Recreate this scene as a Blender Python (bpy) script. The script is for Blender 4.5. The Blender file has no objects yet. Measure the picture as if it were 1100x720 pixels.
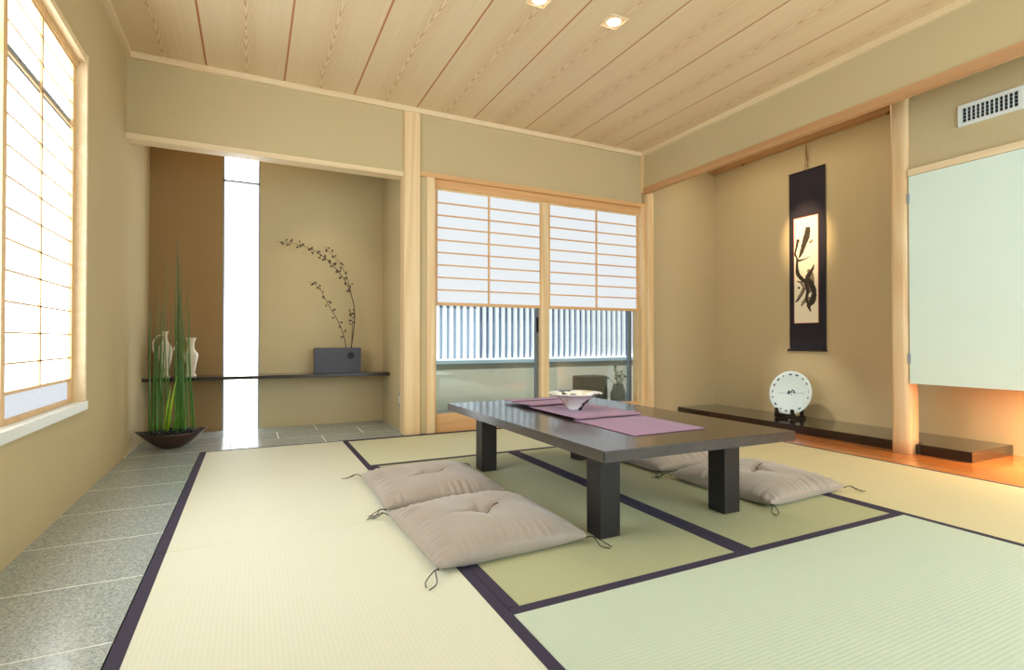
import bpy, bmesh, math, random
from mathutils import Vector, Matrix
random.seed(7)
col = bpy.context.scene.collection
D = bpy.data
PI = math.pi

# ------------------------------------------------------------------ colour / materials
def lin(c):
    c = c/255.0
    return c/12.92 if c <= 0.04045 else ((c+0.055)/1.055)**2.4
def rgb(r, g, b): return (lin(r), lin(g), lin(b), 1.0)

class NT:
    def __init__(self, name):
        self.m = D.materials.new(name); self.m.use_nodes = True
        self.t = self.m.node_tree; self.t.nodes.clear()
        self.out = self.n('ShaderNodeOutputMaterial')
        self.b = self.n('ShaderNodeBsdfPrincipled')
        self.l(self.b.outputs[0], self.out.inputs[0])
    def n(self, ty, **k):
        x = self.t.nodes.new(ty)
        for a, v in k.items(): setattr(x, a, v)
        return x
    def l(self, a, b): self.t.links.new(a, b)
    def set(self, **k):
        for a, v in k.items():
            self.b.inputs[a.replace('_', ' ')].default_value = v
    def val(self, s, v):
        if isinstance(v, (int, float)): s.default_value = v
        else: self.l(v, s)
    def math(self, op, a, b=0.0, c=None):
        x = self.n('ShaderNodeMath', operation=op)
        self.val(x.inputs[0], a); self.val(x.inputs[1], b)
        if c is not None: self.val(x.inputs[2], c)
        return x.outputs[0]
    def coords(self, kind='Object'):
        if kind == 'World':
            return self.n('ShaderNodeNewGeometry').outputs['Position']
        return self.n('ShaderNodeTexCoord').outputs[kind]
    def mapping(self, v, scale=(1, 1, 1), loc=(0, 0, 0), rot=(0, 0, 0)):
        x = self.n('ShaderNodeMapping'); self.l(v, x.inputs[0])
        x.inputs['Scale'].default_value = scale; x.inputs['Location'].default_value = loc
        x.inputs['Rotation'].default_value = rot
        return x.outputs[0]
    def noise(self, v, scale=5, detail=3, rough=.5, dist=0):
        x = self.n('ShaderNodeTexNoise'); self.l(v, x.inputs['Vector'])
        x.inputs['Scale'].default_value = scale; x.inputs['Detail'].default_value = detail
        x.inputs['Roughness'].default_value = rough; x.inputs['Distortion'].default_value = dist
        return x.outputs[0]
    def ramp(self, f, stops, interp='LINEAR'):
        x = self.n('ShaderNodeValToRGB'); self.l(f, x.inputs[0])
        r = x.color_ramp; r.interpolation = interp
        while len(r.elements) < len(stops): r.elements.new(.5)
        for e, (p, c) in zip(r.elements, stops): e.position = p; e.color = c
        return x.outputs[0]
    def mix(self, f, a, b, blend='MIX'):
        x = self.n('ShaderNodeMix', data_type='RGBA', blend_type=blend)
        self.val(x.inputs[0], f)
        for i, v in ((6, a), (7, b)):
            if isinstance(v, tuple): x.inputs[i].default_value = v
            else: self.l(v, x.inputs[i])
        return x.outputs[2]
    def color(self, c): self.l(c, self.b.inputs['Base Color'])
    def bump(self, h, strength=.2, dist=.01):
        x = self.n('ShaderNodeBump'); self.l(h, x.inputs['Height'])
        x.inputs['Strength'].default_value = strength; x.inputs['Distance'].default_value = dist
        self.l(x.outputs[0], self.b.inputs['Normal'])
    def sep(self, v):
        x = self.n('ShaderNodeSeparateXYZ'); self.l(v, x.inputs[0]); return x.outputs

def plain(name, c, rough=.5, spec=.5, metal=0, noise=0, nscale=40, coat=0):
    t = NT(name); t.set(Roughness=rough, Metallic=metal); t.b.inputs['Specular IOR Level'].default_value = spec
    if coat: t.b.inputs['Coat Weight'].default_value = coat
    v = t.coords('Object'); f = t.noise(v, nscale, 3)
    k = noise if noise else .03
    a = tuple(x*(1-k) for x in c[:3])+(1,); b = tuple(min(1, x*(1+k)) for x in c[:3])+(1,)
    t.color(t.mix(f, a, b)); return t.m

def plaster(name, c):
    t = NT(name); t.set(Roughness=.92); t.b.inputs['Specular IOR Level'].default_value = .15
    v = t.coords('World'); f = t.noise(v, 260, 4, .7); g = t.noise(v, 2.5, 3)
    s = t.math('ADD', t.math('MULTIPLY', f, .5), t.math('MULTIPLY', g, .5))
    t.color(t.mix(s, tuple(x*.93 for x in c[:3])+(1,), tuple(min(1, x*1.06) for x in c[:3])+(1,)))
    t.bump(f, .12, .003); return t.m

def wood(name, light, dark, axis='Z', scale=1.0, rough=.5, contrast=1.0, space='World', coat=0, ring=70):
    t = NT(name); t.set(Roughness=rough); t.b.inputs['Coat Weight'].default_value = coat
    t.b.inputs['Coat Roughness'].default_value = .12
    v = t.coords(space)
    st = {'X': (.06, 1, 1), 'Y': (1, .06, 1), 'Z': (1, 1, .06)}[axis]
    m = t.mapping(v, tuple(s*scale for s in st))
    big = t.noise(m, 3.0, 2, .5)
    fine = t.noise(m, 140, 3, .6)
    ringv = t.math('SINE', t.math('MULTIPLY', big, ring))
    ringv = t.math('MULTIPLY_ADD', ringv, .5, .5)
    s = t.math('ADD', t.math('MULTIPLY', ringv, .55*contrast), t.math('MULTIPLY', fine, .45))
    t.color(t.mix(s, light, dark)); t.bump(fine, .05, .002); return t.m

def emit(name, c, strength, base=(.8, .8, .8, 1), fib=0):
    t = NT(name); t.set(Base_Color=base, Roughness=.9)
    t.b.inputs['Specular IOR Level'].default_value = 0
    v = t.coords('Object'); f = t.noise(v, 45, 5, .7)
    t.l(t.mix(f, tuple(x*(1-fib) for x in c[:3])+(1,), c), t.b.inputs['Emission Color'])
    t.b.inputs['Emission Strength'].default_value = strength; return t.m

def ceiling_mat():
    t = NT('cedar_ceiling'); t.set(Roughness=.55)
    v = t.coords('World'); s = t.sep(v); x, y = s[0], s[1]
    k = t.math('DIVIDE', t.math('SUBTRACT', x, .204), .4835)
    idx = t.math('FLOOR', k)
    u = t.math('MULTIPLY', t.math('SUBTRACT', t.math('SUBTRACT', k, idx), .5), .4835)
    cmb = t.n('ShaderNodeCombineXYZ')
    t.l(t.math('MULTIPLY', idx, 7.31), cmb.inputs[0]); t.l(t.math('MULTIPLY', y, .9), cmb.inputs[1])
    t.l(t.math('MULTIPLY', u, 1.2), cmb.inputs[2])
    drift = t.noise(cmb.outputs[0], 1.1, 2, .4)
    u2 = t.math('ADD', u, t.math('MULTIPLY', t.math('SUBTRACT', drift, .5), .10))
    cmb2 = t.n('ShaderNodeCombineXYZ')
    t.l(t.math('MULTIPLY', idx, 3.7), cmb2.inputs[0]); t.l(t.math('MULTIPLY', y, 3.6), cmb2.inputs[1]); t.l(t.math('MULTIPLY', u, 14), cmb2.inputs[2])
    wob = t.noise(cmb2.outputs[0], 1.0, 3, .5)
    # tapered growth rings meeting the plank face: nested arches down the middle of each board
    r = t.math('SQRT', t.math('ADD', t.math('MULTIPLY', u2, u2), .00022))
    ph = t.math('ADD', t.math('MULTIPLY', r, 2*PI/.0105), t.math('ADD', t.math('MULTIPLY', y, 2*PI/.135), t.math('MULTIPLY', wob, 11)))
    w = t.math('MULTIPLY_ADD', t.math('SINE', ph), .5, .5)
    w = t.math('POWER', w, 2.2)
    near = t.math('SUBTRACT', 1.0, t.math('MULTIPLY', t.math('ABSOLUTE', u2), 8.5))
    near = t.math('MAXIMUM', near, .16)
    st = t.mapping(v, (120, 1.2, 1)); fine = t.noise(st, 1.0, 3, .6)
    s1 = t.math('ADD', t.math('MULTIPLY', t.math('MULTIPLY', w, near), .60), t.math('MULTIPLY', fine, .35))
    tone = t.noise(cmb.outputs[0], .6, 1)
    base = t.mix(tone, rgb(240, 225, 192), rgb(226, 204, 164))
    t.color(t.mix(s1, base, rgb(190, 146, 98))); return t.m

def tatami_mat(name, axis, c1, c2, w=.0125):
    t = NT(name); t.set(Roughness=.62); t.b.inputs['Specular IOR Level'].default_value = .35
    v = t.coords('World'); s = t.sep(v)
    a, b = (s[0], s[1]) if axis == 'Y' else (s[1], s[0])
    ribs = t.math('MULTIPLY_ADD', t.math('SINE', t.math('MULTIPLY', a, 2*PI/w)), .5, .5)
    st = t.mapping(v, (20, 420, 1) if axis == 'Y' else (420, 20, 1))
    straw = t.noise(st, 1, 3, .7)
    big = t.noise(v, 1.7, 3)
    f = t.math('ADD', t.math('MULTIPLY', ribs, .20), t.math('ADD', t.math('MULTIPLY', straw, .42), t.math('MULTIPLY', big, .3)))
    t.color(t.mix(f, c2, c1))
    t.bump(t.math('ADD', t.math('MULTIPLY', ribs, .8), t.math('MULTIPLY', straw, .4)),   .16, .002); return t.m

def granite(name):
    t = NT(name); t.set(Roughness=.22); t.b.inputs['Specular IOR Level'].default_value = .6
    v = t.coords('World')
    vo = t.n('ShaderNodeTexVoronoi'); t.l(v, vo.inputs['Vector']); vo.inputs['Scale'].default_value = 230
    s = t.sep(vo.outputs['Color'])
    n = t.noise(v, 60, 4, .7)
    f = t.math('ADD', t.math('MULTIPLY', s[0], .6), t.math('MULTIPLY', n, .4))
    t.color(t.ramp(f, [(.1, rgb(126, 134, 136)), (.4, rgb(156, 167, 168)), (.65, rgb(178, 188, 188)), (.9, rgb(204, 209, 207))]))
    return t.m

M = {}
M['wall'] = plaster('sand_plaster', rgb(201, 184, 146))
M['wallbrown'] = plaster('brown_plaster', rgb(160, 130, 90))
M['wallout'] = plaster('outside_render', rgb(170, 168, 150))
M['ceil'] = ceiling_mat()
M['batten'] = plain('cedar_seam', rgb(188, 120, 82), .6)
M['hinoki'] = wood('pale_cypress', rgb(240, 215, 172), rgb(224, 188, 138), 'Z', 1, .5)
M['hinoki_x'] = wood('pale_cypress_x', rgb(240, 222, 188), rgb(226, 198, 156), 'X', 1, .5, .8)
M['hinoki_y'] = wood('pale_cypress_y', rgb(240, 222, 188), rgb(226, 198, 156), 'Y', 1, .5, .8)
M['orange_x'] = wood('honey_cypress_x', rgb(228, 184, 130), rgb(212, 158, 104), 'X', 1, .5, .8)
M['orange_z'] = wood('honey_cypress_z', rgb(236, 200, 150), rgb(220, 176, 124), 'Z', 1, .5, .8)
M['beam'] = wood('red_cypress_y', rgb(204, 160, 114), rgb(180, 132, 88), 'Y', 1, .5, .7)
M['post'] = wood('polished_log', rgb(236, 210, 168), rgb(216, 176, 126), 'Z', 1.2, .35, 1, coat=.3)
M['floorwood'] = wood('orange_floorboard', rgb(214, 134, 64), rgb(198, 112, 46), 'Y', .8, .22, .7, coat=.5)
M['dark'] = wood('dark_table_oak', rgb(64, 51, 45), rgb(40, 32, 30), 'Y', 1, .28, .9, 'Object', coat=.55, ring=90)
M['darkleg'] = wood('dark_leg_oak', rgb(34, 29, 31), rgb(22, 19, 21), 'Z', 1, .42, .8, 'Object')
M['lacquer'] = wood('dark_lacquer', rgb(26, 20, 19), rgb(17, 14, 15), 'Y', 1, .2, .6, coat=.8)
M['lacquer_x'] = wood('dark_lacquer_x', rgb(50, 40, 42), rgb(34, 28, 32), 'X', 1, .2, .6, coat=.5)
M['stone'] = granite('speckled_granite')
M['grout'] = plain('pale_grout', rgb(238, 242, 238), .8)
M['tatamiY'] = tatami_mat('rush_weave_long', 'Y', rgb(231, 231, 216), rgb(211, 212, 188))
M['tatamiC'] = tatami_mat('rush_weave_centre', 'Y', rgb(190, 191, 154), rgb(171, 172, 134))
M['tatamiX'] = tatami_mat('rush_weave_cross', 'X', rgb(206, 217, 200), rgb(192, 205, 186))
M['tatamiB'] = tatami_mat('rush_weave_back', 'X', rgb(224, 226, 198), rgb(206, 208, 176))
M['tatamiE'] = tatami_mat('rush_weave_side', 'Y', rgb(226, 216, 178), rgb(206, 195, 152))
M['border'] = plain('navy_cloth_border', rgb(66, 60, 78), .85, .2, noise=.18, nscale=500)
M['paper'] = emit('window_paper_sunlit', (.86, .95, 1, 1), 5.2, fib=.03)
M['paperlow'] = emit('window_paper_lower', (.86, .93, 1, 1), .80, base=(.12, .12, .12, 1), fib=.16)
M['shoji'] = emit('door_paper_backlit', (.86, .94, 1, 1), .74, base=(.22, .22, .22, 1), fib=.05)
M['slit'] = emit('slit_glass_bright', (.92, .965, 1, 1), 5.2)
M['alu'] = plain('grey_aluminium', rgb(150, 160, 172), .45, metal=.1)
M['fencew'] = plain('white_slat', rgb(250, 252, 255), .5)
M['fencecap'] = plain('blue_grey_cap', rgb(140, 160, 170), .5)
M['fencepanel'] = plain('grey_green_panel', rgb(168, 164, 146), .6, noise=.08, nscale=3)
M['deck'] = plain('grey_deck', rgb(110, 112, 104), .8, noise=.1, nscale=8)
M['houses'] = plain('blue_grey_cladding', rgb(84, 100, 128), .8, noise=.15, nscale=1)
M['potstone'] = plain('brown_stone', rgb(120, 104, 84), .85, noise=.2, nscale=30)
M['potglaze'] = plain('pale_glaze', rgb(170, 170, 150), .4, noise=.1)
M['leaf'] = plain('leaf_green', rgb(92, 130, 72), .5, noise=.3, nscale=20)
M['white'] = plain('white_enamel', rgb(228, 232, 230), .4)
M['black'] = plain('black_void', rgb(16, 16, 18), .6)
M['ebony'] = plain('ebony_stand', rgb(30, 20, 18), .3)
M['cabinet'] = plaster('celadon_paper', rgb(222, 239, 231))
M['scroll'] = plain('indigo_silk', rgb(32, 26, 40), .8, noise=.15, nscale=200)
M['scrollpaper'] = plain('cream_paper', rgb(250, 240, 214), .85)
M['ink'] = plain('sumi_ink', rgb(58, 48, 40), .9, noise=.5, nscale=60)
M['ink2'] = plain('sumi_wash', rgb(140, 124, 100), .9, noise=.4, nscale=50)
M['redgold'] = plain('rust_edging', rgb(170, 88, 56), .7)
M['ivory'] = plain('ivory_knob', rgb(220, 210, 190), .4)
M['cord'] = plain('hemp_cord', rgb(160, 110, 70), .9)
M['brass'] = plain('brass_hook', rgb(120, 84, 50), .4, metal=.6)
M['runner'] = None
M['pebble'] = plain('black_pebble', rgb(44, 44, 54), .3, noise=.3, nscale=30)
M['bronze'] = plain('brown_glazed_bowl', rgb(66, 46, 38), .28, noise=.25, nscale=12)
M['slate'] = plain('slate_box', rgb(76, 76, 88), .6, noise=.06)
M['ring'] = plain('black_emblem', rgb(24, 22, 26), .5)
M['branch'] = plain('dry_branch', rgb(96, 76, 62), .8, noise=.2)
M['bud'] = plain('grey_brown_bud', rgb(88, 74, 66), .8, noise=.3, nscale=60)
M['porcelain'] = plain('cream_porcelain', rgb(222, 212, 190), .3, noise=.06, nscale=15)
M['tie'] = plain('olive_black_cord', rgb(44, 42, 36), .8)
M['lampglow'] = emit('lamp_glow', (1, .86, .62, 1), 30)
M['reflector'] = emit('warm_reflector', (1, .66, .34, 1), .5, base=(.4, .25, .12, 1))
M['plastic'] = plain('white_plastic', rgb(226, 230, 234), .4)

def mk_runner():
    t = NT('mauve_linen'); t.set(Roughness=.85); t.b.inputs['Sheen Weight'].default_value = .2
    v = t.coords('Object'); a = t.noise(t.mapping(v, (1, 200, 1)), 3, 2); b = t.noise(t.mapping(v, (200, 1, 1)), 3, 2)
    f = t.math('MULTIPLY_ADD', a, .5, t.math('MULTIPLY', b, .5))
    t.color(t.mix(f, rgb(124, 78, 118), rgb(158, 108, 150))); t.bump(f, .2, .001); M['runner'] = t.m
mk_runner()
def mk_cushion():
    t = NT('taupe_silk'); t.set(Roughness=.55); t.b.inputs['Sheen Weight'].default_value = .4
    v = t.coords('Object'); a = t.noise(t.mapping(v, (6, 300, 6)), 1, 3); b = t.noise(v, 7, 3)
    f = t.math('MULTIPLY_ADD', a, .5, t.math('MULTIPLY', b, .5))
    t.color(t.mix(f, rgb(142, 130, 120), rgb(178, 165, 153))); t.bump(a, .08, .002); M['cushion'] = t.m
mk_cushion()
def mk_glaze():
    t = NT('painted_bowl_glaze'); t.set(Roughness=.2)
    v = t.coords('Object'); a = t.noise(v, 9, 2, .5)
    c1 = t.ramp(a, [(.0, rgb(205, 170, 120)), (.36, rgb(222, 204, 168)), (.42, rgb(240, 242, 236)), (.60, rgb(238, 240, 234)), (.63, rgb(50, 46, 58)), (1, rgb(40, 40, 52))])
    t.color(c1); M['bowl'] = t.m
mk_glaze()
def mk_plate():
    t = NT('blue_white_plate'); t.set(Roughness=.12)
    v = t.coords('Object'); s = t.sep(v)
    px_, py_ = s[1], s[0]
    r = t.math('SQRT', t.math('ADD', t.math('MULTIPLY', s[0], s[0]), t.math('MULTIPLY', s[1], s[1])))
    ang = t.math('ARCTAN2', s[1], s[0])
    dots = t.math('GREATER_THAN', t.math('SINE', t.math('MULTIPLY', ang, 17)), .2)
    n = t.noise(v, 30, 3)
    band = t.math('LESS_THAN', t.math('ABSOLUTE', t.math('SUBTRACT', r, .162)), .006)
    m1 = t.math('MULTIPLY', t.math('MULTIPLY', band, dots), t.math('GREATER_THAN', n, .46))
    cen = t.math('MULTIPLY', t.math('LESS_THAN', r, .034), t.math('GREATER_THAN', n, .50))
    line = t.math('MULTIPLY', t.math('LESS_THAN', t.math('ABSOLUTE', t.math('ADD', py_, t.math('MULTIPLY', px_, .06))), .0022), t.math('LESS_THAN', r, .12))
    mk = t.math('MAXIMUM', t.math('MAXIMUM', m1, cen), t.math('MULTIPLY', line, .5))
    t.color(t.mix(mk, rgb(214, 231, 236), rgb(52, 66, 96))); M['plate'] = t.m
mk_plate()
def mk_reed():
    t = NT('reed_green'); t.set(Roughness=.5)
    v = t.coords('Object'); s = t.sep(v); n = t.noise(t.mapping(v, (30, 30, 60)), 1, 2)
    f = t.math('MULTIPLY_ADD', s[2], .62, t.math('MULTIPLY', t.math('SUBTRACT', n, .5), .6))
    t.color(t.ramp(f, [(.0, rgb(84, 138, 40)), (.3, rgb(72, 120, 48)), (.7, rgb(84, 112, 72))])); M['reed'] = t.m
mk_reed()
M['reedbright'] = plain('bright_leaf', rgb(150, 190, 40), .5)
def mk_glass():
    t = NT('clear_glass'); t.t.nodes.remove(t.b)
    tr = t.n('ShaderNodeBsdfTransparent'); tr.inputs[0].default_value = (.90, .94, .93, 1)
    gl = t.n('ShaderNodeBsdfGlossy'); gl.inputs['Roughness'].default_value = .02; gl.inputs[0].default_value = (.9, .95, 1, 1)
    fr = t.n('ShaderNodeFresnel'); fr.inputs[0].default_value = 1.5
    mx = t.n('ShaderNodeMixShader'); t.l(fr.outputs[0], mx.inputs[0]); t.l(tr.outputs[0], mx.inputs[1]); t.l(gl.outputs[0], mx.inputs[2])
    t.l(mx.outputs[0], t.out.inputs[0]); M['glass'] = t.m
mk_glass()

# ------------------------------------------------------------------ geometry helpers
class MB:
    def __init__(self): self.bm = bmesh.new(); self.smooth = False
    def box(self, x0, x1, y0, y1, z0, z1, bev=0, seg=2):
        b = bmesh.new()
        bmesh.ops.create_cube(b, size=1)
        for v in b.verts:
            v.co = Vector(((x0+x1)/2+v.co.x*(x1-x0), (y0+y1)/2+v.co.y*(y1-y0), (z0+z1)/2+v.co.z*(z1-z0)))
        if bev: bmesh.ops.bevel(b, geom=b.edges[:], offset=bev, segments=seg, affect='EDGES', profile=.6)
        self._merge(b); return self
    def _merge(self, b, mat=None):
        me = D.meshes.new('tmp'); b.to_mesh(me); b.free()
        if mat is not None: me.transform(mat)
        self.bm.from_mesh(me); D.meshes.remove(me)
    def prism(self, pts, z0, z1, bev=0, mat=None):
        b = bmesh.new()
        lo = [b.verts.new((x, y, z0)) for x, y in pts]; hi = [b.verts.new((x, y, z1)) for x, y in pts]
        b.faces.new(lo[::-1]); b.faces.new(hi)
        n = len(pts)
        for i in range(n): b.faces.new((lo[i], lo[(i+1) % n], hi[(i+1) % n], hi[i]))
        bmesh.ops.recalc_face_normals(b, faces=b.faces[:])
        if bev: bmesh.ops.bevel(b, geom=b.edges[:], offset=bev, segments=2, affect='EDGES')
        self._merge(b, mat); return self
    def lathe(self, prof, c=(0, 0, 0), seg=40, sx=1, sy=1, mat=None):
        b = bmesh.new(); rings = []
        for r, z in prof:
            if r < 1e-5: rings.append([b.verts.new((0, 0, z))])
            else: rings.append([b.verts.new((r*sx*math.cos(2*PI*i/seg), r*sy*math.sin(2*PI*i/seg), z)) for i in range(seg)])
        for p, q in zip(rings, rings[1:]):
            if len(p) == 1 and len(q) == 1: continue
            for i in range(seg):
                j = (i+1) % seg
                if len(p) == 1: b.faces.new((p[0], q[i], q[j]))
                elif len(q) == 1: b.faces.new((p[i], p[j], q[0]))
                else: b.faces.new((p[i], p[j], q[j], q[i]))
        bmesh.ops.recalc_face_normals(b, faces=b.faces[:])
        self._merge(b, (Matrix.Translation(c) if mat is None else mat)); self.smooth = True; return self
    def tube(self, pts, rad, seg=8):
        pts = [Vector(p) for p in pts]; n = len(pts)
        if isinstance(rad, (int, float)): rad = [rad]*n
        b = bmesh.new(); rings = []; prev = None
        for i, p in enumerate(pts):
            d = (pts[min(i+1, n-1)]-pts[max(i-1, 0)]).normalized()
            a = prev if prev is not None else (Vector((0, 0, 1)) if abs(d.z) < .9 else Vector((1, 0, 0)))
            a = (a-d*a.dot(d)).normalized(); prev = a; c = d.cross(a)
            rings.append([b.verts.new(p+(a*math.cos(2*PI*k/seg)+c*math.sin(2*PI*k/seg))*rad[i]) for k in range(seg)])
        for p, q in zip(rings, rings[1:]):
            for k in range(seg): b.faces.new((p[k], p[(k+1) % seg], q[(k+1) % seg], q[k]))
        b.faces.new(rings[0][::-1]); b.faces.new(rings[-1])
        bmesh.ops.recalc_face_normals(b, faces=b.faces[:])
        self._merge(b); self.smooth = True; return self
    def ball(self, c, r, sub=2, s=(1, 1, 1), rot=None):
        b = bmesh.new(); bmesh.ops.create_icosphere(b, subdivisions=sub, radius=r)
        m = Matrix.Translation(c)@(rot or Matrix())@Matrix.Diagonal((s[0], s[1], s[2], 1))
        self._merge(b, m); self.smooth = True; return self
    def build(self, name, mat, parent=None, flat=False):
        me = D.meshes.new(name); self.bm.to_mesh(me); self.bm.free()
        o = D.objects.new(name, me); col.objects.link(o)
        me.materials.append(mat)
        if self.smooth and not flat:
            for p in me.polygons: p.use_smooth = True
        if parent: o.parent = parent
        return o

def empty(name, loc, rz=0):
    o = D.objects.new(name, None); col.objects.link(o); o.location = loc; o.rotation_euler = (0, 0, rz)
    o.empty_display_size = .05; return o
def tag(o, label, cat, group=None, kind=None):
    o['label'] = label; o['category'] = cat
    if group: o['group'] = group
    if kind: o['kind'] = kind
    return o
def struct(o): o['kind'] = 'structure'; return o
def copy_tree(o, parent=None):
    c = o.copy(); col.objects.link(c); c.parent = parent
    for ch in list(o.children): copy_tree(ch, c)
    return c
def catmull(pts, n=8):
    P = [Vector(p) for p in pts]; P = [2*P[0]-P[1]]+P+[2*P[-1]-P[-2]]; out = []
    for i in range(1, len(P)-2):
        for k in range(n):
            t = k/n
            out.append(.5*((2*P[i])+(P[i+1]-P[i-1])*t+(2*P[i-1]-5*P[i]+4*P[i+1]-P[i+2])*t*t+(3*P[i]-P[i-1]-3*P[i+1]+P[i+2])*t**3))
    out.append(P[-2]); return out

# ------------------------------------------------------------------ dimensions (metres)
XL = -.725; YB = 4.12; ZC = 2.60; XR = 3.47; YA = 5.0; XQ = 1.11
XK = 4.466; XP = 3.87; YR = -1.3
# ------------------------------------------------------------------ shell
struct(MB().box(XL-.2, XK+.2, YR-.15, 4.4, -.25, -.035).box(XL-.2, XQ+.15, 4.4, YA+.15, -.25, -.035).box(-.25, 3.53, YR, .395, -.035, 0).build('floor', M['grout']))
# stone paving: tiles with pale joints, left strip then the recess
t = MB()
y = 1.624-.417*7
while y < YB-.02:
    t.box(XL, -.305, max(y, YR)+.0035, min(y+.417, YB)-.0035, -.03, 0); y += .417
rows = [(4.12, 4.40), (4.40, 4.72), (4.72, 5.0)]
for k, (y0, y1) in enumerate(rows):
    x = XL-.0
    cuts = sorted([c for c in ([.5+.63*j for j in range(-3, 2)] if k != 1 else [.19+.63*j for j in range(-2, 3)]) if XL+.05 < c < XQ-.05])
    xs = [XL]+cuts+[XQ]
    for a, b in zip(xs, xs[1:]): t.box(a+.0035, b-.0035, y0+.0035, y1-.0035, -.03, 0)
st = struct(t.build('floor', M['stone']))
struct(MB().box(XL, -.305, YR, YB, -.035, -.0008).box(XL, XQ, YB, YA, -.035, -.0008).build('floor', M['grout']))
struct(MB().box(3.535, XK, YR, 4.12, -.03, 0).build('floor', M['floorwood']))

# ceiling boards with thin seams
t = MB(); xs = [.204+.4835*k for k in range(-3, 10)]
edges = [XL]+[x for x in xs if XL+.02 < x < 3.49]+[3.50]
for a, b in zip(edges, edges[1:]): t.box(a+(.006 if a > XL else 0), b-.006, YR, YB, ZC, ZC+.005)
cl = struct(t.build('ceiling', M['ceil']))
struct(MB().box(XL-.2, 3.52, YR-.15, YB+.1, ZC+.003, ZC+.15).build('ceiling', M['batten']))
struct(MB().box(XL, XQ, YB+.1, YA, 2.42, 2.5).build('ceiling', M['wall']))
struct(MB().box(3.50, XK+.2, YR, 4.2, 2.595, 2.7).build('ceiling', M['hinoki_y']))
# crown trims
struct(MB().box(XL, 3.47, YB-.03, YB, 2.562, 2.602).build('trim_1', M['hinoki_x']))
struct(MB().box(XR-.03, XR, YR, YB-.03, 2.562, 2.602).build('trim_2', M['hinoki_y']))
struct(MB().box(XL, XL+.03, YR, YB-.03, 2.562, 2.602).build('trim_3', M['hinoki_y']))

# left wall with window opening Y 1.30..3.155, Z .44..2.07
WY0, WY1, WZ0, WZ1 = 1.28, 3.15, .45, 2.075
struct(MB().box(XL-.15, XL, YR, WY0, -.03, ZC).box(XL-.15, XL, WY1, YA+.1, -.03, ZC)
       .box(XL-.15, XL, WY0, WY1, -.03, WZ0).box(XL-.15, XL, WY0, WY1, WZ1, ZC).build('wall_left', M['wall']))
# back wall: alcove header, part above door
struct(MB().box(XL, 1.075, YB, YB+.10, 2.08, 2.565).box(XL, 1.075, YB+.04, YB+.10, 2.50, ZC).build('wall_back', M['wall']))
struct(MB().box(1.203, 3.47, YB, YB+.10, 2.10, 2.565).box(1.203, 1.262, YB, YB+.10, 0, 2.10).build('wall_back', M['wall']))
struct(MB().box(1.262, 3.50, YB+.13, YB+.25, 2.04, ZC).build('wall_back', M['wallout']))
# alcove back with slit, alcove right side
SX0, SX1 = -.215, .062
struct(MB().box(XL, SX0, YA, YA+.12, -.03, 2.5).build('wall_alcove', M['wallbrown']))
struct(MB().box(SX1, XQ+.12, YA, YA+.12, -.03, 2.5).build('wall_alcove', M['wall']))
struct(MB().box(XQ, XQ+.10, YB+.10, YA, -.03, 2.5).build('wall_alcove', M['wall']))
# right: beam face, side wall of picture recess, back wall, upper wall with vent
struct(MB().box(XR, XR+.07, YR, YB, 2.25, 2.59).build('wall_right', M['wall']))
struct(MB().box(3.56, XK, 4.13, 4.25, -.03, 2.6).build('wall_right', M['wall']))
struct(MB().box(XK, XK+.12, YR, 4.25, -.03, 2.7).build('wall_right', M['wall']))
struct(MB().box(3.89, 3.99, YR, 1.957, 1.87, 2.6).build('wall_right', M['wall']))
struct(MB().box(XL-.15, XK+.12, YR-.12, YR, -.03, 2.7).build('wall_rear', M['wall']))
# trims
struct(MB().box(XL, 1.075, YB-.012, YB+.11, 2.045, 2.08, .002).build('trim_4', M['hinoki_x']))
struct(MB().box(XR-.012, XR+.035, YR, YB-.03, 2.192, 2.25, .002).build('trim_5', M['beam']))
struct(MB().box(4.40, XK, 2.06, 4.13, 2.52, 2.595, .003).build('trim_6', M['beam']))   # picture rail
struct(MB().box(3.555, 3.60, 2.06, 4.13, 2.54, 2.595, .003).box(3.60, 4.40, 4.07, 4.13, 2.54, 2.595).build('trim_7', M['beam']))
struct(MB().box(1.203, 3.495, YB-.018, YB+.10, 2.065, 2.103, .002).build('trim_8', M['orange_x']))
struct(MB().box(1.325, 3.448, YB+.02, YB+.12, 2.0, 2.066).build('trim_9', M['orange_x']))
struct(MB().box(3.86, 3.92, YR, 1.955, 1.826, 1.869, .002).build('trim_10', M['hinoki_y']))

def post_mesh(x0, x1, y0, y1, z0, z1, r=.004):
    return MB().box(x0, x1, y0, y1, z0, z1, r)
tag(post_mesh(1.075, 1.203, YB-.025, YB+.10, 0, 2.562).build('pillar', M['hinoki']), 'pale cypress pillar between the stone alcove and the glazed doors', 'pillar')
tag(post_mesh(3.49, 3.565, YB-.06, YB+.02, 0, 2.20).build('pillar', M['hinoki']), 'slim pale corner pillar at the right side of the glazed doors', 'pillar')
struct(MB().box(3.445, 3.472, YB-.028, YB, 2.2, 2.562).build('trim_11', M['hinoki']))
struct(MB().box(1.262, 1.328, YB-.016, YB+.12, 0, 2.066, .002).build('trim_12', M['hinoki']))
struct(MB().box(3.448, 3.49, YB-.016, YB+.12, 0, 2.066, .002).build('trim_13', M['hinoki']))
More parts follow.
